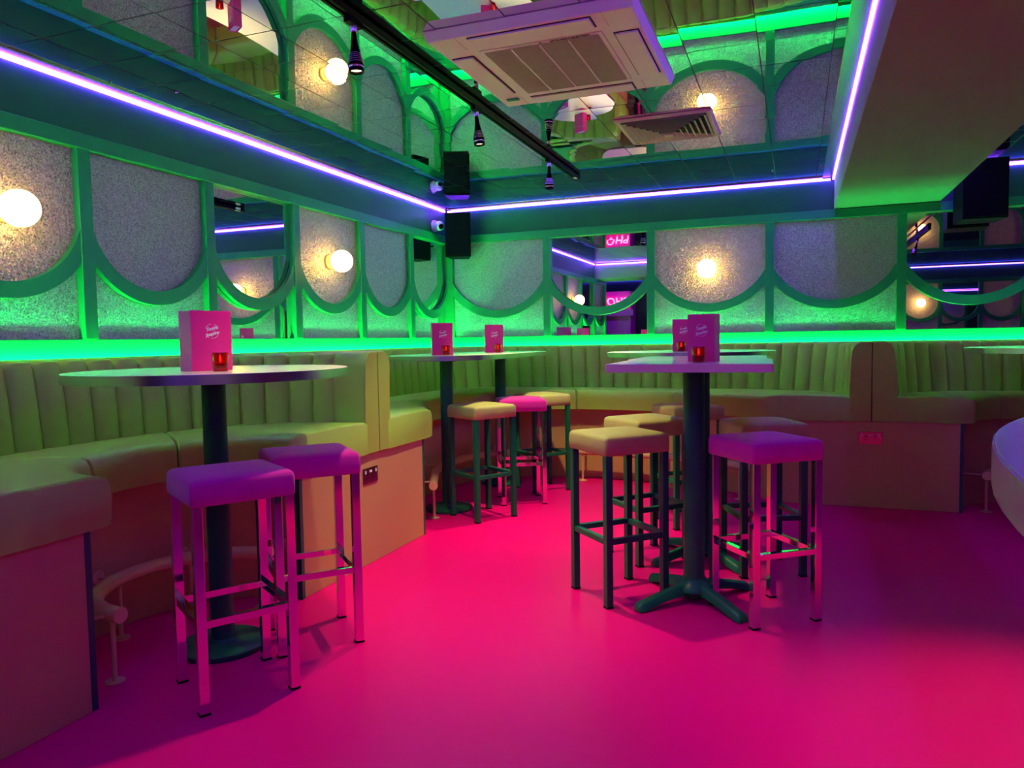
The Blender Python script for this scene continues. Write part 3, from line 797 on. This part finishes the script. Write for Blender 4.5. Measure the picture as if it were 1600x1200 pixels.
# ================================================================== SPEAKERS, CAMERA, SOCKETS
def speaker(loc, rz, label, wd=.235, dp=.22, ht=.40, tp=.72):
    R = tag(empty('loudspeaker', loc, rz), label, 'loudspeaker', 'black wall loudspeakers')
    k = dict(parent=R, world=False)
    MB().prism([(-wd/2, -dp/2), (wd/2, -dp/2), (wd/2*tp, dp/2), (-wd/2*tp, dp/2)], 0, ht).build('cabinet', 'black', bevel=.006, **k)
    MB().box((-wd/2+.012, -dp/2-.008, .012), (wd/2-.012, -dp/2-.0005, ht-.012)).build('grille', 'black', bevel=.004, **k)
    MB().cyl((0, dp/2-.01, ht*.5), (0, dp/2+.07, ht*.5), .014, 12).box((-.05, dp/2+.066, ht*.5-.06), (.05, dp/2+.074, ht*.5+.06)).build('bracket', 'black', **k)
speaker((.225, -.185, 1.972), math.radians(20), 'black loudspeaker hung in the corner of the room')
speaker((4.385, -.235, 2.005), math.radians(4), 'black loudspeaker hung beside the plaster bulkhead', .285, .27, .42, .97)

sc_ = tag(empty('security_camera', (.0005, -.25, 2.27)), 'white dome security camera high on the left wall by the corner', 'camera')
MB().lathe([(.055, 0), (.055, .018), (.050, .026), (.040, .030)], 28, (0, 0, 0), (1, 0, 0)).build('mount', 'white', sc_, smooth=True, world=False)
MB().lathe([(max(.045*math.sin(PI*j/14), .001), .058-.045*math.cos(PI*j/14)) for j in range(15)], 28, (0, 0, 0), (1, 0, 0), cap=False).build('eyeball', 'white', sc_, smooth=True, world=False)
d = Vector((.75, -.60, -.28)).normalized()
MB().lathe([(.024, .036), (.024, .044), (.016, .047), (.001, .0475)], 20, (.058, 0, 0), d).build('lens', 'black', sc_, smooth=True, world=False)

def socket(loc, rz, label):
    R = tag(empty('power_socket', loc, rz), label, 'socket', 'double wall sockets')
    k = dict(parent=R, world=False)   # plate faces local -y
    MB().box((-.073, -.005, -.043), (.073, 0, .043)).build('face_plate', 'redpanel', bevel=.002, **k)
    for s_ in (-1, 1):
        MB().box((s_*.052-.006, -.0085, .012), (s_*.052+.006, -.005, .030)).build('rocker_switch', 'white', bevel=.001, **k)
        h = MB(); x = s_*.030
        h.box((x-.003, -.0056, .004), (x+.003, -.0049, .016)).box((x-.0125, -.0056, -.014), (x-.006, -.0049, -.010)).box((x+.006, -.0056, -.014), (x+.0125, -.0049, -.010))
        h.build('pin_holes', 'dark', **k)
    MB().box((-.012, -.0065, .016), (.012, -.005, .028)).build('usb_port', 'white', **k)
    for s_ in (-1, 1): MB().lathe([(.004, 0), (.004, .0015)], 10, (s_*.062, -.005, 0), (0, -1, 0)).build('screw_head', 'chrome', **k)
socket((1.0005, -3.06, .483), PI/2, 'chrome double socket on the tan partition behind the left stools')
socket((3.637, -.8705, .487), 0, 'chrome double socket glowing pink on the back partition')

# ================================================================== PHOTO BOOTH (reflected in the back wall mirror)
pb = tag(empty('photo_booth', (.1, -7.3, 0)), 'pink photo booth with a neon sign, seen in the back wall mirror', 'photo booth')
MB().box((-.75, -8.2, .001), (.28, -7.2, 2.08)).build('booth_body', 'boothpink', pb, bevel=.01)
MB().box((-.78, -7.2, 1.62), (.34, -7.12, 1.74)).build('sign_shelf', 'boothpink', pb)
sg = text_mesh('PHOTO', .20, .15, 1.05, .002, .01); sg.materials.append(M['neon'])
o = link('neon_lettering', sg, pb); o.location = (-.18, .18, 1.88); o.rotation_euler = (PI/2, 0, PI)
door = struct(MB().box((.30, -7.62, .001), (1.6, -7.55, 2.15)).build('door_1', 'dark'), 'dark doorway beside the photo booth')
